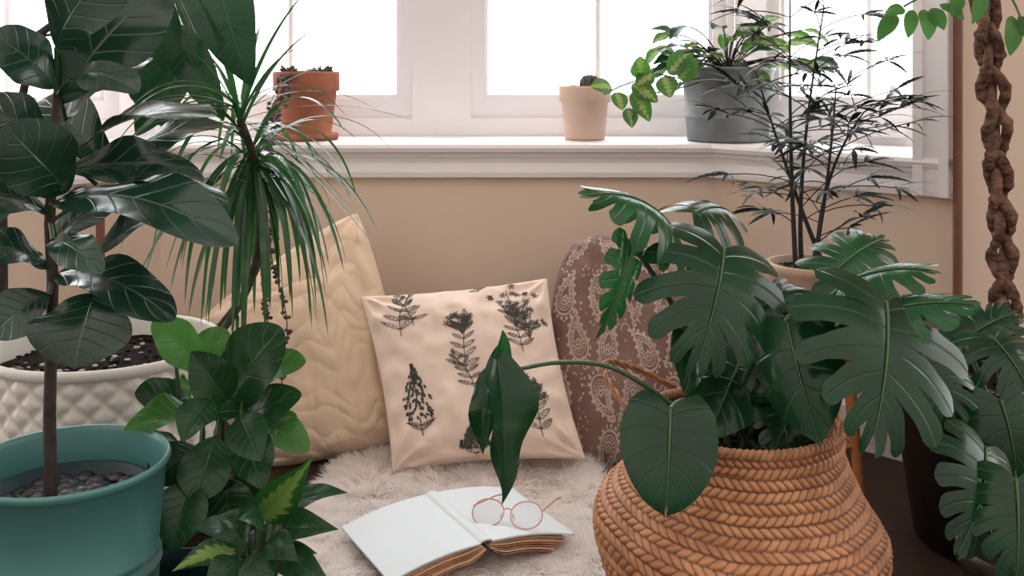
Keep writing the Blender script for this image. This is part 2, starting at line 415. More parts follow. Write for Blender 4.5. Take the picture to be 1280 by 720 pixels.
for b,t,w,d0,d1,n in FL:
    B=S(b[0],b[1],d0);Tp=S(t[0],t[1],d1)
    k=min(trunk,key=lambda p:(p-B).length)
    mb.tube(bez(k,(k+B)/2+V((0,0,.01)),B,5),.0028,'stem',6)
    leaf(mb,B,Tp,w*1.12*(d0+d1)/2/FP,n,'fiddle','fig',bow=R(.07,.14),fold=R(.0,.35),wave=R(.04,.07),curl=R(0,.14),n=26,m=12)
mb.build('fiddle_leaf_fig')

# tall rubber plant behind the fig
mb=MB()
rpx=-.99;rpy=2.02
mb.lathe((rpx,rpy,0),[(0,.003),(.08,.003),(.085,0),(.10,.20),(.107,.20),(.107,.235),(.099,.235),(.095,.2)],'terra',48)
soil(mb,(rpx,rpy),.096,.21)
tr=[V((rpx,rpy,.20)),V((rpx+.0,rpy-.0,.6)),V((rpx+.10,rpy-.08,.9)),V((rpx+.33,rpy-.12,1.05))]
mb.tube(tr,[.012,.01,.008,.005],'bark',8)
for b,t,w,d0,d1,n in [((266,-75),(316,108),84,1.75,1.7,(-.30,-.85,.35)),((205,-10),(165,125),66,1.8,1.8,(.6,-.8,.2)),((218,30),(280,150),50,1.88,1.85,(-.2,-.8,.5)),
    ((150,-10),(80,110),74,1.85,1.8,(.1,-.9,.3)),((250,60),(170,170),54,1.9,1.9,(.2,-.9,.4)),((215,-60),(255,75),46,1.95,1.95,(.6,-.7,.2)),((160,60),(225,165),54,1.95,1.95,(-.6,-.7,.2)),
    ((40,180),(-20,290),60,1.9,1.85,(.1,-.9,.3))]:
    B=S(b[0],b[1],d0);k=min(tr,key=lambda p:(p-B).length)
    mb.tube(bez(k,(k+B)/2+V((0,0,.03)),B,5),.003,'stem',6)
    leaf(mb,B,S(t[0],t[1],d1),w*d0/FP,n,'oval','figback',bow=.08,fold=.35,wave=.018,n=16)
mb.build('rubber_plant')

# white diamond pot + dracaena
wx,wy=-.68,1.74; H=.388
mb=MB()
prof=[(.0,.004),(.12,.004),(.125,0)]
ndz=80
for i in range(ndz+1):
    t=i/ndz; prof.append((.125+.058*math.sin(t*math.pi/2)**.9,.01+(H-.026)*t))
def dd(a,z,i):
    if z<.012 or i<3: return 0
    p=a*26/(2*math.pi); q=z/.042
    x=(p+q)%1; y=(p-q)%1
    e=min(min(x,1-x),min(y,1-y))
    return .0055*min(1,e*3.2)-.002
mb.lathe((wx,wy,0),prof,'white_cer',364,dd)
mb.lathe((wx,wy,0),[(.183,H-.018),(.188,H-.015),(.189,H-.004),(.186,H),(.180,H),(.177,H-.006),(.172,H-.08)],'white_cer',96)
soil(mb,(wx,wy),.175,H-.04); scatter(mb,(wx,wy),.165,H-.038,200,(.003,.006),['soil','soil','soil','perlite','pebble'])
c1=S(316,205,1.80); c2=S(300,150,1.76)
st1=bez(V((wx+.13,wy+.05,H-.05)),V((wx+.27,wy+.12,.46)),c1,12); st2=bez(V((wx+.11,wy+.09,H-.05)),V((wx+.30,wy+.16,.48)),c2,12)
mb.tube(st1,.007,'canestem',10); mb.tube(st2,.007,'canestem',10)
def crown(c,n,el,Lr,g,w):
    for i in range(n):
        az=R(0,6.283); e=math.radians(R(*el)); L=R(*Lr); d=V((math.cos(az)*math.cos(e),math.sin(az)*math.cos(e),math.sin(e)))
        gg=R(*g); pts=[]; p=V(c)+V((0,0,R(-.03,.03))); v=d.copy(); st=L/14
        for k in range(15):
            pts.append(p.copy()); v=(v+V((0,0,-gg*st/L*1.0))).normalized(); p=p+v*st
        ribbon(mb,pts,R(*w),'drac')
crown(c1,46,(-50,10),(.24,.33),(2.0,3.8),(.016,.022))
crown(c1,34,(10,60),(.24,.34),(1.8,3.2),(.014,.020))
crown(c2,30,(10,75),(.20,.32),(.8,2.4),(.012,.018))
for tx,ty in((520,152),(480,325),(455,262),(225,60),(250,20),(375,60),(460,290),(190,110)):
    ribbon(mb,bez(c2,(c2+S(tx,ty,1.7))/2+V((0,0,.05)),S(tx,ty,1.7),14),.012,'drac')
mb.build('dracaena_in_diamond_pot')

# small fig shrub
mb=MB(); sx,sy=-.43,1.45
mb.lathe((sx,sy,0),[(0,.004),(.065,.004),(.068,0),(.085,.185),(.09,.187),(.09,.215),(.084,.215),(.08,.18)],'tealdark',48)
soil(mb,(sx,sy),.082,.195)
stems=[bez(V((sx+.02*i,sy,.18)),S(255+25*i,540,1.42),S(250+30*i,455,1.42),8) for i in(-1,0,1,2)]
for s_ in stems: mb.tube(s_,[.005-.0003*i for i in range(9)],'stem',7)
YL=[((268,525),(348,410),88,1.38,1.36,(-.3,-.9,.4),'midleaf'),((255,470),(193,402),52,1.4,1.36,(.2,-.7,.7),'young'),((262,460),(275,408),46,1.44,1.46,(0,-.9,.4),'young'),
((250,520),(155,535),50,1.4,1.34,(0,-.5,.8),'young'),((240,505),(170,490),46,1.44,1.4,(0,-.7,.7),'midleaf'),((300,480),(380,450),50,1.42,1.40,(0,-.6,.8),'young'),
((290,540),(372,492),48,1.42,1.36,(0,-.7,.6),'midleaf'),((250,560),(190,600),60,1.38,1.32,(-.1,-.8,.5),'midleaf'),((270,545),(245,625),62,1.34,1.28,(.1,-.9,.4),'midleaf'),
((300,540),(330,610),56,1.36,1.3,(.2,-.8,.5),'midleaf'),((310,530),(385,560),44,1.4,1.36,(.1,-.5,.8),'young'),((240,600),(215,690),64,1.3,1.26,(0,-.9,.4),'midleaf'),
((230,470),(215,510),40,1.48,1.46,(0,-.9,.4),'young'),((285,500),(240,440),56,1.36,1.34,(.3,-.9,.2),'midleaf'),((280,600),(300,690),60,1.34,1.28,(0,-.9,.3),'midleaf'),
((225,555),(160,560),44,1.42,1.36,(0,-.6,.7),'midleaf'),((320,480),(352,520),44,1.44,1.44,(0,-.9,.4),'midleaf'),((330,560),(368,520),38,1.44,1.4,(-.3,-.7,.6),'young'),
((300,520),(325,575),50,1.32,1.27,(0,-.8,.5),'midleaf'),((262,500),(228,550),48,1.33,1.28,(0,-.7,.7),'midleaf'),((220,620),(180,700),56,1.36,1.32,(0,-.8,.5),'midleaf')]
for b,t,w,d0,d1,n,mt in YL:
    B=S(b[0],b[1],d0);k=min([p for s_ in stems for p in s_],key=lambda p:(p-B).length)
    mb.tube(bez(k,(k+B)/2+V((0,0,.01)),B,4),.002,'stem',5)
    leaf(mb,B,S(t[0],t[1],d1),w*1.05*d0/FP,n,random.choice(('fiddle','fiddle','oval')),mt,bow=R(.05,.14),fold=R(.1,.45),wave=R(.04,.065),curl=.05,n=22,m=10)
mb.build('small_fig_shrub')

# dieffenbachia
mb=MB(); dx,dy=-.305,1.255
mb.lathe((dx,dy,0),[(0,.004),(.055,.004),(.058,0),(.07,.12),(.074,.122),(.074,.14),(.069,.14),(.066,.11)],'tealdark',48)
soil(mb,(dx,dy),.067,.125)
DL=[((325,648),(388,577),56,1.28,1.22,(.35,-.9,.4),'varieg'),((300,665),(262,720),50,1.24,1.2,(0,-.8,.6),'midleaf'),((290,672),(240,660),40,1.26,1.22,(0,-.5,.8),'midleaf'),((345,640),(432,612),46,1.28,1.24,(0,-.45,.9),'midleaf'),
((350,665),(420,660),48,1.26,1.2,(0,-.7,.6),'midleaf'),((345,690),(410,725),46,1.24,1.2,(.2,-.8,.5),'midleaf'),((318,690),(330,760),50,1.2,1.16,(.1,-.8,.5),'midleaf'),((300,640),(255,600),50,1.32,1.34,(0,-.8,.5),'midleaf'),
((320,630),(300,575),46,1.33,1.36,(.1,-.9,.3),'midleaf'),((300,690),(215,712),40,1.22,1.18,(0,-.6,.8),'varieg'),((340,610),(378,632),40,1.34,1.36,(0,-.7,.6),'midleaf'),((330,655),(300,648),36,1.2,1.16,(0,-.7,.6),'midleaf'),
((310,670),(270,645),44,1.22,1.18,(0,-.6,.7),'midleaf'),((335,675),(372,700),44,1.2,1.16,(0,-.7,.6),'midleaf'),((300,700),(255,745),50,1.2,1.16,(0,-.8,.5),'midleaf'),((350,700),(395,690),36,1.26,1.24,(0,-.5,.8),'young')]
ro=V((dx,dy,.12))
for b,t,w,d0,d1,n,mt in DL:
    B=S(b[0],b[1],d0)
    mb.tube(bez(ro+V((R(-.01,.01),R(-.01,.01),0)),(ro+B)/2+V((0,0,.03)),B,6),.0026,'stem',6)
    leaf(mb,B,S(t[0],t[1],d1),w*d0/FP,n,'acute',mt,bow=R(.06,.14),fold=R(.2,.45),wave=R(.01,.03),curl=.05,n=16)
mb.build('variegated_dieffenbachia')

# ---------------------------------------------------------------- sill pots
SZ=.6545
mb=MB(); tx,ty=(383-640)*2.70/FP,2.70
mb.lathe((tx,ty,SZ),[(0,.003),(.078,.003),(.08,0),(.084,.012),(.081,.016),(.064,.018),(.066,.03),(.078,.125),(.085,.126),(.086,.172),(.084,.176),(.078,.176),(.075,.15)],'terra',64)
soil(mb,(tx,ty),.077,SZ+.160); scatter(mb,(tx,ty),.06,SZ+.165,30,(.006,.014),['succ','soil','bead'],(1,1,1))
for q in range(26):
    a=R(0,6.28); b=V((tx+.05*math.cos(a),ty+.05*math.sin(a),SZ+.17)); leaf(mb,b,b+V((R(-.03,.03),R(-.03,.03),R(.005,.025))),.012,(0,-1,.2),'acute','succ',n=5,m=2)
def string(path,n):
    mb.tube(path,.0012,'darkstem',5)
    for i in range(n):
        k=random.randrange(1,len(path)-1); c=path[k].lerp(path[k+1],R(0,1))+V((R(-.006,.006),R(-.006,.006),0))
        mb.blob(c,R(.003,.0055),'bead',(1.3,1,1),6,4)
for j,(px,yb,dd_) in enumerate(((346,300,2.44),(352,500,2.18),(360,430,2.20),(340,180,2.5),(349,250,2.46))):
    s0=V((tx-.05+.012*j,ty-.06,SZ+.17)); s1=S(px,125,2.57); pts=bez(s0,s0.lerp(s1,.5)+V((0,-.02,.03)),s1,5)
    e=S(px,yb,dd_)
    for k in range(1,25):
        t=k/24; p=V((s1.x+(e.x-s1.x)*t+.006*math.sin(t*14+j),s1.y+(e.y-s1.y)*min(1,t*2.2)**.6,s1.z+(e.z-s1.z)*t)); pts.append(p)
    string(pts,int((yb-100)/3.6))
mb.build('terracotta_pot_with_trailing_succulent')

mb=MB(); tx,ty=(731-640)*2.70/FP,2.70
mb.lathe((tx,ty,SZ),[(0,.003),(.046,.003),(.05,0),(.052,.006),(.060,.095),(.066,.097),(.068,.135),(.066,.139),(.061,.138),(.058,.12)],'terralight',64)
soil(mb,(tx,ty),.06,SZ+.125); 
def cd(a,z,i): return .0025*math.cos(a*11)
mb.lathe((tx+.012,ty-.01,SZ+.125),[(.0,0),(.02,.003),(.025,.015),(.023,.03),(.014,.04),(.0001,.043)],'cactus',66,lambda a,z,i:cd(a,z,i) if 0<i<5 else 0)
for q in range(60):
    a=R(0,6.28);e=R(.1,1.4);d=V((math.cos(a)*math.cos(e),math.sin(a)*math.cos(e),math.sin(e))); c=V((tx+.012,ty-.01,SZ+.142)); mb.tube([c+d*.02,c+d*.034],[.0006,.0002],'terralight',4)
mb.blob((tx-.03,ty-.01,SZ+.13),.012,'cactus'); mb.blob((tx-.015,ty-.03,SZ+.13),.009,'succ')
mb.build('cactus_in_clay_pot')

mb=MB(); tx,ty=.55,2.655
mb.lathe((tx,ty,SZ),[(0,.006),(.096,.006),(.100,0),(.102,.006),(.105,.055),(.107,.058),(.107,.064),(.1055,.067),(.115,.176),(.119,.178),(.121,.184),(.119,.189),(.114,.187),(.11,.15)],'zinc',80)
soil(mb,(tx,ty),.112,SZ+.165)
for sx_ in(-1,1):
    mb.tube([V((tx+sx_*.115,ty-.02,SZ+.15)),V((tx+sx_*.135,ty-.02,SZ+.13)),V((tx+sx_*.135,ty+.02,SZ+.13)),V((tx+sx_*.115,ty+.02,SZ+.15))],.003,'zinc',6)
ro=V((tx,ty,SZ+.17))
for i in range(50):
    az=R(0,6.28); q=R(.02,.19); B=ro+V((q*math.cos(az)*.95,q*math.sin(az)*.55-.02,R(.0,.12))); 
    B.y=min(B.y,2.74)
    if B.x>tx+.03: B.y-=(B.x-tx)*.8
    mb.tube(bez(ro,(ro+B)/2+V((0,0,.05)),B,5),.0018,'darkstem',5)
    d=V((math.cos(az)*R(.5,1),-abs(math.sin(az))*.6,R(-.5,.3))).normalized()
    leaf(mb,B,B+d*R(.06,.095),R(.032,.046),(R(-.5,.5),-.5,.8),'oval',random.choice(('hoya','hoya','hoya','midleaf')),bow=.12,fold=.4,wave=.04,n=10,m=6)
br=[ro,S(860,100,2.55),S(820,92,2.52),S(775,108,2.50),S(755,118,2.48)]; mb.tube(br,.002,'stem',6)
br2=[ro,S(850,110,2.53),S(800,120,2.49),S(790,150,2.48)]; mb.tube(br2,.002,'stem',6)
for b,t,w in (((765,110),(738,108),24),((790,105),(822,128),26),((800,98),(800,70),26),((790,115),(812,152),26),((770,115),(778,138),22),((830,95),(838,122),28),((835,92),(868,62),30),((785,135),(790,160),20),((815,92),(795,108),24),((850,100),(870,72),30)):
    B=S(b[0],b[1],2.5); leaf(mb,B,S(t[0],t[1],2.47),w*2.5/FP,(R(-.2,.2),-.8,.5),'oval','hoya',n=10,m=6)
mb.build('variegated_plant_in_zinc_bucket')

# ---------------------------------------------------------------- false aralia on stool
ax_,ay_=.59,2.05
mb=MB()
mb.lathe((ax_,ay_,0),[(0,.29),(.10,.29),(.105,.295),(.105,.312),(.10,.318),(0,.318)],'stoolwood',48)
for k in range(4):
    a=math.pi/4+k*math.pi/2; mb.tube([(ax_+.075*math.cos(a),ay_+.075*math.sin(a),.295),(ax_+.105*math.cos(a),ay_+.105*math.sin(a),0)],[.013,.009],'stoolwood',12)
for k in range(4):
    a=math.pi/4+k*math.pi/2;b=a+math.pi/2; mb.tube([(ax_+.093*math.cos(a),ay_+.093*math.sin(a),.12),(ax_+.093*math.cos(b),ay_+.093*math.sin(b),.12)],.006,'stoolwood',8)
mb.build('plant_stool')
mb=MB()
mb.lathe((ax_,ay_,.3185),[(0,.003),(.05,.003),(.053,0),(.057,.005),(.078,.07),(.083,.122),(.087,.126),(.088,.138),(.085,.142),(.078,.141),(.074,.12)],'tan',64)
soil(mb,(ax_,ay_),.077,.445); scatter(mb,(ax_,ay_),.07,.446,60,(.003,.007),['soil','pebble'])
def palm(c,d,n,Lr):
    u=d.normalized(); s_=u.cross(V((0,0,1))); s_=s_.normalized() if s_.length>.05 else V((1,0,0)); w=s_.cross(u)
    for i in range(n):
        an=math.radians(-80+160*i/(n-1)); L=R(*Lr)*(1-.25*abs(an)/1.3)
        dr=(u*math.cos(an)+s_*math.sin(an)+V((0,0,R(-.5,.05)))+w*R(-.15,.15)).normalized()
        leaf(mb,c,c+dr*L,R(.008,.012),V((0,0,1))+V((R(-.8,.8),R(-.9,.3),0)),'serr','aralia',bow=.08,fold=.2,wave=0,n=21,m=2)
AST=[((1000,320),(985,180),(988,-30)),((1010,325),(992,230),(1030,10)),((1025,325),(1035,250),(1045,110)),((1030,328),(1020,220),(1080,140)),((1005,322),(990,240),(945,90))]
for i,(a,b,c) in enumerate(AST):
    dd0=2.04+.01*i; pth=bez(V((ax_+(i-2)*.015,ay_+.01*(i%2),.44)),S(b[0],b[1],dd0),S(c[0],c[1],dd0-.04*(i%2)),16)
    mb.tube(pth,[.0055-.00025*k for k in range(17)],'darkstem',8)
    for k in range(3,17):
        if k<9 and R(0,1)<.35: continue
        for r_ in range(1 if k<12 else 2):
            az=R(0,6.28); p=pth[k]; dr=V((math.cos(az),math.sin(az)*.7-.25,R(.0,.6))).normalized(); e=p+dr*R(.05,.14)
            e.y=min(e.y,2.2)
            mb.tube(bez(p,(p+e)/2+V((0,0,.012)),e,4),.0012,'darkstem',5); palm(e,dr,random.choice((5,6,7)),(.05,.105))
mb.build('false_aralia')

# ---------------------------------------------------------------- braided tree in dark planter
bx,by=.905,1.86
mb=MB()
mb.lathe((bx,by,0),[(0,.004),(.17,.004),(.175,0),(.215,.26),(.222,.262),(.225,.305),(.220,.31),(.210,.308),(.20,.25)],'darkpot',80)
soil(mb,(bx,by),.205,.28); scatter(mb,(bx,by),.18,.282,140,(.004,.010),['soil','pebble'])
n=320
cpts=[V((bx-.02,by,.26)),S(1256,370,1.88),S(1250,260,1.90),S(1243,150,1.90),S(1235,40,1.90),S(1228,-80,1.9)]
def cr(ps,t):
    m_=len(ps)-1; x=t*m_; i=min(int(x),m_-1); u=x-i; p0=ps[max(0,i-1)];p1=ps[i];p2=ps[i+1];p3=ps[min(m_,i+2)]
    return .5*((2*p1)+(p2-p0)*u+(2*p0-5*p1+4*p2-p3)*u*u+(3*p1-p0-3*p2+p3)*u**3)
for k in range(3):
    pts=[];rd=[]
    for i in range(n+1):
        t=i/n; th=t*2*math.pi*3.5+k*2*math.pi/3+.5*noise.noise(V((k,t*6,2))); c=cr(cpts,t)
        wob=.008*noise.noise(V((k*3.3,t*11,5))); wy=.006*noise.noise(V((k*3.3,t*13,8)))
        node=.28*math.exp(-(((t*17+k*.37)%1-.5)/.10)**2)
        pts.append(c+V((.0175*math.sin(th)+wob,.012*math.sin(2*th)+wy,0))); rd.append(.0100*(1-.1*t)*(1+.35*noise.noise(V((k*5,t*14,0)))+.3*noise.noise(V((k*5,t*70,0)))+node))
    mb.tube(pts,rd,'braid',14)
for a_,b_ in(((1240,-10),(1130,8)),((1245,-20),(1282,40))):
    p0=S(a_[0],a_[1],1.9);p1=S(b_[0],b_[1],1.8); mb.tube(bez(p0,(p0+p1)/2+V((0,0,.04)),p1,6),.0022,'stem',6)
for b,t,w in (((1120,18),(1097,52),22),((1140,12),(1135,48),18),((1155,12),(1160,50),24),((1165,10),(1180,38),20),((1175,5),(1205,25),18),((1130,10),(1105,20),18),((1265,20),(1262,70),24),((1275,20),(1295,60),24),((1200,-5),(1190,22),18),((1230,-10),(1215,30),20)):
    leaf(mb,S(b[0],b[1],1.82),S(t[0],t[1],1.78),w*1.8/FP,(R(-.3,.3),-.8,.5),'oval','ficus',n=10,m=6)
mb.build('braided_money_tree')

# ---------------------------------------------------------------- monstera in belly basket
gx,gy=.317,1.45
mb=MB()
ctrl=[(.0,.002),(.10,.002),(.125,.012),(.165,.07),(.185,.125),(.196,.170),(.196,.200),(.184,.228),(.165,.258),(.149,.292),(.139,.325),(.135,.352)]
def interp(t):
    m_=len(ctrl)-1; x=t*m_; i=min(int(x),m_-1); u=x-i; g=lambda q:V((ctrl[max(0,min(m_,q))][0],ctrl[max(0,min(m_,q))][1],0)); p0,p1,p2,p3=g(i-1),g(i),g(i+1),g(i+2)
    return .5*((2*p1)+(p2-p0)*u+(2*p0-5*p1+4*p2-p3)*u*u+(3*p1-p0-3*p2+p3)*u**3)
prof=[];ns=300
cum=[0];raw=[interp(i/1000) for i in range(1001)]
for i in range(1,1001): cum.append(cum[-1]+(raw[i]-raw[i-1]).length)
for i in range(ns+1):
    k=min(1000,bisect.bisect_left(cum,cum[-1]*i/ns)); prof.append((max(0,raw[k].x),raw[k].y))
ROW=cum[-1]/36.0; NU=80
att=[];segs=880
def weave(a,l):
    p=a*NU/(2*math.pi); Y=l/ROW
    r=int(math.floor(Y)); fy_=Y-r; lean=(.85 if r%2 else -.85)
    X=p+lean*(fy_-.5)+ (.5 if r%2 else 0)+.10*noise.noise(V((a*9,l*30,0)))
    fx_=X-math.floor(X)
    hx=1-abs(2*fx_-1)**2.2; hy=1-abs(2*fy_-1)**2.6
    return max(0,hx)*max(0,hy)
P=[]
for i,(r,z) in enumerate(prof):
    row=[];l=cum[-1]*i/ns
    sl=max(0,1-abs(z-.20)/.14)
    for k in range(segs):
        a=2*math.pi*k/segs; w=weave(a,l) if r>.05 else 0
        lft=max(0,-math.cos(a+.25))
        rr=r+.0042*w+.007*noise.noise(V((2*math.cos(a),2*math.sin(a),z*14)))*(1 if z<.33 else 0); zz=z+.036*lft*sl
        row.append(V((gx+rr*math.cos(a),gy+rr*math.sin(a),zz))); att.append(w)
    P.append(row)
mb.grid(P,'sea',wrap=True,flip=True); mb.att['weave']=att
mb.lathe((gx,gy,0),[(.132,.352),(.130,.33),(.14,.28),(.145,.24)],'seaplain',80)
for k in range(2):
    pts=[]
    for i in range(361):
        a=2*math.pi*i/360; th=a*52+k*math.pi; pts.append(V((gx+(.135+.004*math.cos(th))*math.cos(a),gy+(.135+.004*math.cos(th))*math.sin(a),.354+.004*math.sin(th))))
    mb.tube(pts,.0045,'seaplain',8,caps=False)
soil(mb,(gx,gy),.138,.305)
scatter(mb,(gx,gy),.12,.307,90,(.004,.009),['soil','soil','bark'])
def handle(a0,a1,h,out):
    p0=V((gx+.134*math.cos(a0),gy+.134*math.sin(a0),.35));p1=V((gx+.134*math.cos(a1),gy+.134*math.sin(a1),.35)); o=V((math.cos((a0+a1)/2),math.sin((a0+a1)/2),0))
    for k in range(2):
        pts=[]
        for i in range(101):
            t=i/100; ss=math.sin(math.pi*t)**.7; c=p0.lerp(p1,t)+V((0,0,h*ss))+o*out*ss; th=t*38+k*math.pi
            pts.append(c+V((.0022*math.cos(th),0,.003*math.sin(th))))
        mb.tube(pts,.0030,'seaplain',7)
handle(2.0,3.3,.055,.095); handle(-.75,.75,.04,.03)
ro=V((gx,gy,.32))
def pet(b,bend=V((0,0,.05)),r=.0045,root=None):
    q=root or ro+V((R(-.03,.03),R(-.03,.03),0)); mb.tube(bez(q,(q+b)/2+bend,b,14),[r*(1.25-.5*i/14) for i in range(15)],'stem',8)
ML=[
 ((905,312),(866,475),200,1.42,1.30,(.15,-.85,.45),dict(seed=1,side=.38)),
 ((838,282),(712,250),128,1.46,1.38,(-.1,-.40,.92),dict(seed=2,side=.9,arch=.15,mat='monl')),
 ((868,266),(915,268),116,1.50,1.58,(.1,-.45,.9),dict(seed=12,side=.7)),
 ((785,300),(736,436),66,1.40,1.36,(.65,-.70,.3),dict(seed=3,side=.6,gap=.3,mat='monl',fold=.5)),
 ((1108,378),(1085,575),226,1.33,1.20,(.15,-.80,.55),dict(seed=4,side=.32,nf=6,gap=.45)),
 ((1062,352),(1178,342),124,1.42,1.36,(.2,-.40,.92),dict(seed=5,side=.7,mat='monl')),
 ((1045,338),(1110,298),110,1.52,1.60,(.2,-.50,.85),dict(seed=25,side=.6,mat='monl')),
 ((1075,400),(1238,385),124,1.36,1.30,(.1,-.45,.9),dict(seed=15,side=.6,mat='monl')),
 ((985,405),(1030,568),112,1.34,1.26,(-.45,-.80,.35),dict(seed=6,gap=0,side=.5)),
 ((838,512),(832,650),122,1.26,1.20,(-.1,-.95,.2),dict(seed=7,gap=0,side=.25,fold=.1)),
 ((862,415),(852,500),60,1.36,1.32,(.6,-.8,.2),dict(seed=8,gap=0,side=.3)),
 ((925,400),(965,500),130,1.50,1.46,(.1,-.9,.4),dict(seed=10,side=.4)),
 ((1010,375),(1052,460),120,1.50,1.46,(-.2,-.9,.4),dict(seed=11,side=.4)),
 ((960,368),(1000,400),110,1.54,1.50,(-.1,-.6,.7),dict(seed=26,side=.5)),
 ((930,440),(880,560),110,1.46,1.36,(-.2,-.9,.4),dict(seed=13,gap=0,side=.4)),
 ((1000,470),(960,575),110,1.44,1.36,(.2,-.9,.4),dict(seed=27,gap=.3,side=.4)),
 ((1150,440),(1190,530),130,1.46,1.42,(.1,-.85,.5),dict(seed=28,gap=.35,side=.4)),
]
for b,t,w,d0,d1,nn_,kw in ML:
    B=S(b[0],b[1],d0); pet(B,V((R(-.02,.02),.02,.06))); mleaf(mb,B,S(t[0],t[1],d1),w*(d0+d1)/2/FP*.92,nn_,**kw)
lp=[ro+V((-.02,-.04,0)),S(862,525,1.36),S(815,488,1.34),S(760,458,1.34),S(700,453,1.33),S(650,461,1.31),S(620,466,1.30)]
pp=[cr(lp,i/30) for i in range(31)]; mb.tube(pp,[.0038-.00005*i for i in range(31)],'stem',8)
# furled, drooping new leaf
leaf(mb,S(622,432,1.30),S(627,632,1.24),78*1.27/FP,(.35,-.9,.1),'acute','mon',bow=.08,fold=.8,wave=.07,twist=.5,n=28,m=12)
leaf(mb,S(614,455,1.31),S(604,570,1.27),42*1.27/FP,(-.4,-.85,.1),'acute','mon',bow=.06,fold=.7,wave=.08,n=22,m=10)
leaf(mb,S(610,500,1.30),S(628,412,1.30),34*1.3/FP,(.6,-.8,.1),'oval','monl',fold=.9,wave=.05)
mb.build('monstera_in_belly_basket')

# philodendron at right foreground
mb=MB(); qx,qy=.72,1.42
mb.lathe((qx,qy,0),[(0,.004),(.075,.004),(.08,0),(.10,.16),(.106,.162),(.106,.19),(.10,.19),(.095,.15)],'darkpot',64)
soil(mb,(qx,qy),.098,.175); ro2=V((qx,qy,.17))
for b,t,w,d0,d1,nn_,kw in [((1238,420),(1290,500),110,1.55,1.48,(.1,-.8,.55),dict(seed=31,side=.5)),((1205,425),(1275,390),90,1.6,1.62,(0,-.6,.8),dict(seed=32,side=.5)),
   ((1232,560),(1190,705),130,1.36,1.26,(.2,-.9,.3),dict(seed=33,side=.4,gap=.22)),((1270,600),(1270,735),120,1.30,1.24,(-.2,-.9,.3),dict(seed=34,side=.4,gap=.22)),((1250,500),(1270,600),90,1.45,1.42,(0,-.9,.4),dict(seed=35,gap=0))]:
    B=S(b[0],b[1],d0); q=ro2; mb.tube(bez(q,(q+B)/2+V((0,0,.04)),B,12),.004,'stem',8); mleaf(mb,B,S(t[0],t[1],d1),w*d0/FP*.92,nn_,**kw)
mb.build('potted_philodendron')

# ---------------------------------------------------------------- cushions
def pillowfn(TL,TR,BR,BL,th,pinch=.06,wr=.006,seed=0,quilt=0,rnd=0):
    TL,TR,BR,BL=[V(x) for x in(TL,TR,BR,BL)]
    nr=((TR-BL).cross(BR-TL)).normalized()
    if nr.y>0: nr=-nr
    def f(u,v,side,off=0):
        k0=1-rnd*(u*u*v*v)**1.5
        uu=u*(1-pinch*(1-v*v))*k0; vv=v*(1-pinch*(1-u*u))*k0; a=(uu+1)/2;b=(vv+1)/2
        p=(BL*(1-a)+BR*a)*(1-b)+(TL*(1-a)+TR*a)*b
        e=max(0,(1-u*u))*max(0,(1-v*v)); h=th*e**.42
        k=min(1,e*6)
        w=wr*(noise.noise(V((u*2.2+seed,v*2.2,side)))*1.6+.5*noise.noise(V((u*6+seed,v*6,side))))*k
        cu,cv=(1 if u>0 else -1),(1 if v>0 else -1); dc=math.hypot(u-cu,v-cv); an=math.atan2(v-cv,u-cu)
        w+=wr*.9*math.sin(an*11+seed)*math.exp(-(dc/.5)**2)*min(1,dc*5)*min(1,e*12)
        ed=1-max(abs(u),abs(v)); al=u if abs(v)>abs(u) else v
        w+=wr*.5*math.sin(al*17+seed+3*noise.noise(V((u*2,v*2,4))))*math.exp(-(ed/.22)**2)*min(1,ed*14)
        if quilt:
            q=noise.noise(V((u*2.5+9,v*2.5,3)))*2.6+v*8+.9*math.sin(u*7+2*noise.noise(V((u*2,v*2,9)))); q2=abs(math.sin(q*1.7)); w+=quilt*(q2**.4)*k
            q3=abs(math.sin((u*9+2.4*noise.noise(V((u*3,v*3,1)))+.8*math.sin(v*6))*1.3)); w+=quilt*.8*(q3**.4)*k
        return p+nr*side*(h+w*1.0+off)
    return f
def pillow(name,f,mat,n=90,extra=None):
    mb=MB()
    for side in(1,-1):
        P=[]
        for i in range(n+1):
            v=math.sin((i/n-.5)*math.pi)
            P.append([f(math.sin((j/n-.5)*math.pi),v,side) for j in range(n+1)])
        mb.grid(P,mat,flip=(side<0))
    if extra: extra(mb)
    return mb.build(name)
def inker(mb,fn,mat,OFF=.0016):
    f_=lambda a,b: fn(max(-.985,min(.985,a)),max(-.985,min(.985,b)),1,OFF)
    def stroke(pts,w):
        for (a,b),(c,d) in zip(pts,pts[1:]):
            L=math.hypot(c-a,d-b) or 1; nx,ny=-(d-b)/L*w/2,(c-a)/L*w/2
            mb.poly([f_(a+nx,b+ny),f_(c+nx,d+ny),f_(c-nx,d-ny),f_(a-nx,b-ny)],mat)
    def dot(u,v,r,k=6): mb.poly([f_(u+r*math.cos(2*math.pi*i/k),v+r*math.sin(2*math.pi*i/k)) for i in range(k)],mat)
    return f_,stroke,dot
ff=pillowfn(S(450,371,2.31),S(684,348,2.31),S(732,574,2.10),S(491,590,2.10),.075,.06,.010,3)
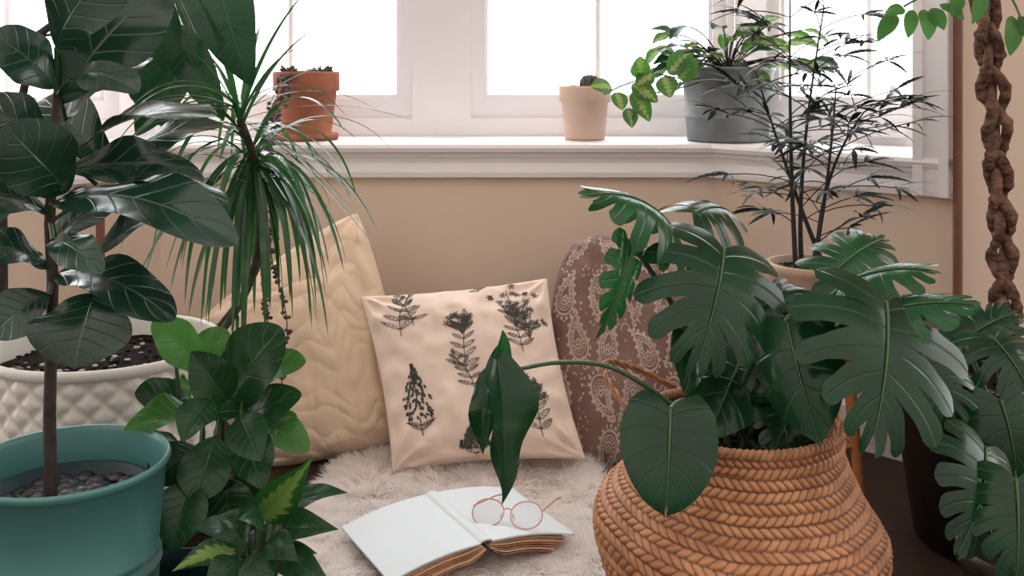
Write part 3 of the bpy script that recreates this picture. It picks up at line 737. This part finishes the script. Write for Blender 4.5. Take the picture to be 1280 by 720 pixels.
def flor(mb):
    f_,stroke,dot=inker(mb,ff,'print')
    def lens(u,v,an,l,w):
        ca,sa=math.cos(an),math.sin(an); w*=.78
        pts=[]
        for t,s in((0,0),(.3,.8),(.6,.9),(1,0),(.6,-.9),(.3,-.8)):
            x=t*l;y=s*w/2; pts.append((u+x*ca-y*sa,v+x*sa+y*ca))
        if l>.075:
            stroke(pts+[pts[0]],.0052); stroke([(u,v),(u+l*.9*ca,v+l*.9*sa)],.0045)
            for t in(.3,.5,.7):
                for s in(-1,1):
                    x0_,x1_=t*l,(t+.14)*l; y1=s*w*.36; stroke([(u+x0_*ca,v+x0_*sa),(u+x1_*ca-y1*sa,v+x1_*sa+y1*ca)],.005)
        else: mb.poly([f_(a,b) for a,b in pts],'print')
    def sprig(u,v,h,lean=0,n=7,ll=.12,lw=.045):
        st=[(u+lean*(t**2)*h,v+h*(t-.5)) for t in [i/8 for i in range(9)]]; stroke(st,.009)
        for i in range(n):
            t=(i+.8)/(n+.3); a=u+lean*t*t*h; b=v+h*(t-.5)
            for s in(-1,1):
                an=math.pi/2+s*(1.15-.35*t)+R(-.2,.2); lens(a,b,an,ll*(1.1-.55*t)*R(.85,1.1),lw*(1.05-.3*t))
        lens(st[-1][0],st[-1][1],math.pi/2,ll*.6,lw)
    def flower(u,v,r):
        for k in range(6): lens(u,v,k*math.pi/3+R(-.2,.2),r,r*.36)
    def bunch(u,v,h):
        for k,(l,t) in enumerate(((-.45,.75),(-.15,1),(.2,.9),(.45,.7),(.0,.55))):
            e=(u+l*h*.8,v-h/2+h*t); stroke([(u,v-h/2),(u+l*h*.35,v-h/2+h*t*.55),e],.009)
            for q in range(3): flower(e[0]+R(-.07,.07),e[1]+R(-.07,.07),R(.035,.055))
            for s in(-1,1): lens(u+l*h*.35,v-h/2+h*t*.5,math.pi/2+s*1.1,.11,.045)
    def hyac(u,v,h):
        stroke([(u,v-h/2),(u,v+h/2)],.012)
        for i in range(19):
            t=i/18; wd=.20*math.sin(math.pi*min(1,(t*.8+.2)))**.8*(1.1-.7*t)
            for q in range(7):
                a=u+R(-1,1)*wd; lens(a,v-h*.28+h*.78*t,math.pi/2+(a-u)*5+R(-.4,.4),.056,.034)
        for s in(-1,1):
            for j in range(2): lens(u,v-h*.42+.05*j,math.pi/2+s*(1.0+.3*j),.17,.05)
    sprig(-.66,.66,.54,.35,5,.24,.07); sprig(-.50,.70,.40,-.3,4,.18,.06); sprig(-.03,.20,.66,.15,6,.20,.07); sprig(.02,-.12,.4,-.4,5,.17,.06); bunch(.0,.46,.26)
    bunch(.60,.62,.50); bunch(.72,.40,.34); sprig(.62,.36,.56,-.15,6,.18,.06); hyac(-.62,-.36,.74); sprig(.62,-.58,.50,.1,5,.21,.07); bunch(.60,-.42,.30); hyac(-.10,-.86,.24); sprig(.25,.93,.14,.2,3,.1,.04)
pillow('floral_pillow',ff,'linen',120,flor)
fq=pillowfn(S(236,408,2.37),S(450,256,2.45),S(524,545,2.25),S(312,592,2.19),.088,-.02,.009,8,.0050,rnd=.05)
pillow('quilted_cushion',fq,'quilt',200)
fp=pillowfn(S(700,290,2.40),S(872,334,2.40),S(884,580,2.20),S(690,582,2.20),.080,-.09,.008,5,rnd=.15)
def pais(mb):
    f_,stroke,dot=inker(mb,fp,'paisleyprint',.0014)
    rr=random.Random(4)
    def tear(u,v,an,h,fl):
        def shape(k,sc):
            t=2*math.pi*k/36; r=.5*h*sc
            x=r*math.cos(t)*(.74*(1-.55*(math.sin(t)*.5+.5))); y=r*math.sin(t)
            x+=fl*.34*r*max(0,math.sin(t))**2.5
            return x,y
        def tr(x,y): return (u+x*math.cos(an)-y*math.sin(an),v+x*math.sin(an)+y*math.cos(an))
        for sc,w in((1,.020),(.78,.010),(.50,.016)): stroke([tr(*shape(k,sc)) for k in range(37)],w)
        for k in range(0,36,2):
            x,y=shape(k,1.19); dot(*tr(x,y),.017)
            x,y=shape(k,.64); dot(*tr(x,y),.010,5)
        for k in range(5): 
            a=k*2*math.pi/5; dot(*tr(.054*h*2*math.cos(a)*.6,-.1*h+.054*h*2*math.sin(a)*.6),.015)
    pts=[]
    for i in range(5):
        for j in range(5):
            u=-.84+.42*i+(.0 if j%2 else .12)+rr.uniform(-.04,.04); v=-.84+.42*j+rr.uniform(-.04,.04)
            if abs(u)<.93 and abs(v)<.93: tear(u,v,rr.choice((0,.5,2.8,3.5,1.2)),.36,rr.choice((-1,1))); pts.append((u,v))
    for _ in range(900):
        u=rr.uniform(-.96,.96);v=rr.uniform(-.96,.96)
        if min(math.hypot(u-a,v-b) for a,b in pts)>.205: dot(u,v,rr.uniform(.008,.016),5)
    for _ in range(80):
        u=rr.uniform(-.93,.93);v=rr.uniform(-.93,.93)
        if min(math.hypot(u-a,v-b) for a,b in pts)>.2:
            a0=rr.uniform(0,6); stroke([(u+.014*k*math.cos(a0+k*.7),v+.014*k*math.sin(a0+k*.7)) for k in range(7)],.012)
pillow('paisley_cushion',fp,'paisleycloth',90,pais)

# ---------------------------------------------------------------- sheepskin rug
rcx,rcy=-.085,1.84
def rugR(a):
    ca,sa=math.cos(a),math.sin(a); e=(abs(ca/.29)**3+abs(sa/.44)**3)**(-1/3)
    return e*(1+.05*math.sin(3*a+1)+.04*math.sin(7*a)+.02*math.sin(13*a+2))
mb=MB(); P=[]
for i in range(20):
    t=i/19
    P.append([V((rcx+rugR(a)*t*math.cos(a)*.97,rcy+rugR(a)*t*math.sin(a)*.97,(.022+.004*noise.noise(V((t*9*math.cos(a),t*9*math.sin(a),0))))*(1-t**8)+.001)) for a in [2*math.pi*k/64 for k in range(64)]])
mb.grid(P,'fur',wrap=True)
base=len(mb.v)
NS=90000; vs=[];fs=[]
for i in range(NS):
    a=R(0,6.2832); t=math.sqrt(R(0,1)); r=rugR(a)*t; x=rcx+r*math.cos(a); y=rcy+r*math.sin(a)
    n1=noise.noise(V((x*7,y*7,1)));n2=noise.noise(V((x*7,y*7,7))); n3=noise.noise(V((x*30,y*30,3)));n4=noise.noise(V((x*30,y*30,5)))
    ox=n1*1.4+n3*.9+R(-.4,.4)+ (math.cos(a)*1.2*max(0,t-.75)*4); oy=-.35+n2*1.4+n4*.9+R(-.4,.4)+(math.sin(a)*1.2*max(0,t-.75)*4)
    d=V((ox,oy,.55+.3*n3)); d.normalize(); L=R(.022,.042)*(1+.3*n4)
    p=V((x,y,.014)); m1=p+d*L*.55+V((0,0,.004)); e=p+d*L+V((ox,oy,0)).normalized()*L*.15
    if e.z<.003: e.z=.003
    cap=.031 if abs(x+.08)<.24 and 1.62<y<1.98 else .052
    for q in(m1,e):
        if q.z>cap: q.z=cap
    s=d.cross(V((R(-1,1),R(-1,1),R(-.3,1)))).normalized()*R(.0005,.0009)
    b=base+5*i
    vs+= [p-s,p+s,m1+s,m1-s,e]; fs.append([b,b+1,b+2,b+3]); fs.append([b+3,b+2,b+4])
mb.v.extend(tuple(v) for v in vs); mb.f.extend(fs); k=mb.mi('fur'); mb.m.extend([k]*len(fs)); mb.sm.extend([True]*len(fs)); mb.u.extend([(.5,.5)]*(7*NS))
mb.build('sheepskin_rug')

# ---------------------------------------------------------------- open book, face down
dv=V((.485,-.875,0)).normalized(); ev=V((-dv.y,dv.x,0)); up=V((0,0,1))
if ev.x<0: ev=-ev
o=V((-.147,1.880,.034)); BL_=.218; CW=.158
def sec(w,h): return ev*w+up*h
def strip(mb,prof,th,l0,l1,mat,nl=6):
    P1=[[o+dv*(l0+(l1-l0)*i/nl)+sec(w,h) for w,h in prof] for i in range(nl+1)]
    P2=[[p-up*th for p in r] for r in P1]
    mb.grid(P1,mat,smooth=True); mb.grid(P2,mat,flip=True)
    n=len(prof)
    for i in range(nl):
        for j in(0,n-1): q=[P1[i][j],P1[i+1][j],P2[i+1][j],P2[i][j]]; mb.poly(q,mat)
    for i in(0,nl):
        for j in range(n-1): mb.poly([P1[i][j],P1[i][j+1],P2[i][j+1],P2[i][j]],mat)
mb=MB()
def cov(s): return [(s*(.011+(CW)*t),.040-.024*t+.006*math.sin(math.pi*t)) for t in [i/10 for i in range(11)]]
strip(mb,cov(-1),.0028,0,BL_,'cover'); strip(mb,cov(1),.0028,0,BL_,'cover')
strip(mb,[(-.012,.0385),(-.009,.043),(0,.0445),(.009,.043),(.012,.0385)],.0028,0,BL_,'cover')
for s in(-1,1):
    for j in range(13):
        q=j/12
        pr=[(s*(.004+.004*(1-q)+(CW-.012-.035*q)*t),(.0365-.0235*t+.006*math.sin(math.pi*t))-(.002+.016*q)*min(1,t*5)*(1-.55*t)-.001-.004*q) for t in [i/8 for i in range(9)]]
        pr=[(a,max(.002,b)) for a,b in pr]
        strip(mb,pr,.0011,.005+.001*math.sin(j*2),BL_-.004+.003*math.sin(j*3)+.010*q,'pages' if j%3 else 'paper',3)
mb.build('open_book')

# ---------------------------------------------------------------- eyeglasses
mb=MB()
gxv=V((.98,-.17,0)).normalized(); gyv=V((.12,.80,.56)); gyv=(gyv-gxv*gyv.dot(gxv)).normalized(); gn=gxv.cross(gyv)
gc=S(634,642,1.768)
def ring(c,a,b):
    pts=[c+gxv*(a*math.copysign(abs(math.cos(t))**.9,math.cos(t)))+gyv*(b*math.sin(t)) for t in [2*math.pi*i/40 for i in range(41)]]
    mb.tube(pts,.0012,'wire',8,caps=False)
    mb.poly([p for p in pts[:-1]],'lens')
for s in(-1,1): ring(gc+gxv*(s*.033),.027,.025)
mb.tube(bez(gc-gxv*.007+gyv*.006,gc+gyv*.013,gc+gxv*.007+gyv*.006,6),.0012,'wire',8)
for s in(-1,1):
    c=gc+gxv*(s*.033); mb.tube([c-gxv*s*.024+gyv*0,c-gxv*s*.022-gn*.006-gyv*.004],.001,'wire',6); mb.blob(c-gxv*s*.021-gn*.007-gyv*.005,.003,'lens')
    h=gc+gxv*(s*.060)+gyv*.010; bk=V((.30,.93,-.17)).normalized() if s>0 else V((.42,.88,-.17)).normalized()
    e1=h+bk*.085; e2=h+bk*.115-up*.003
    mb.tube([h-gxv*s*.003,h,h+bk*.01,e1,e2],[.0012,.0014,.0012,.0013,.0017],'wire',8)
mb.build('eyeglasses')

# ---------------------------------------------------------------- light
w=bpy.data.worlds.new('sky_and_room_fill'); bpy.context.scene.world=w; w.use_nodes=True; nt=w.node_tree  # bright sky on the window side, plus added warm camera-side and overhead fill
for n_ in list(nt.nodes): nt.nodes.remove(n_)
out=nt.nodes.new('ShaderNodeOutputWorld'); bg=nt.nodes.new('ShaderNodeBackground'); nt.links.new(bg.outputs[0],out.inputs[0])
tc=nt.nodes.new('ShaderNodeTexCoord'); sp=nt.nodes.new('ShaderNodeSeparateXYZ'); nt.links.new(tc.outputs['Generated'],sp.inputs[0])
f=sstep(nt,sp.outputs[1],-.15,.35); g=sstep(nt,sp.outputs[2],-.1,.9)
nt.links.new(mixc(nt,f,(1.0,.87,.80),(.94,.97,1.0)),bg.inputs[0])
nt.links.new(math_(nt,'ADD',math_(nt,'ADD',math_(nt,'MULTIPLY',f,5.2),.66),math_(nt,'MULTIPLY',g,1.15)),bg.inputs[1])
cam=bpy.data.cameras.new('camera'); co=bpy.data.objects.new('camera',cam); bpy.context.scene.collection.objects.link(co)
co.location=(0,0,CAMH); co.rotation_euler=(math.radians(90),0,0); cam.sensor_width=36; cam.lens=36*FP/1280; cam.shift_y=-280/1280; cam.clip_start=.05
bpy.context.scene.camera=co
try: bpy.context.scene.view_settings.view_transform='Standard'
except Exception as e: print(e)
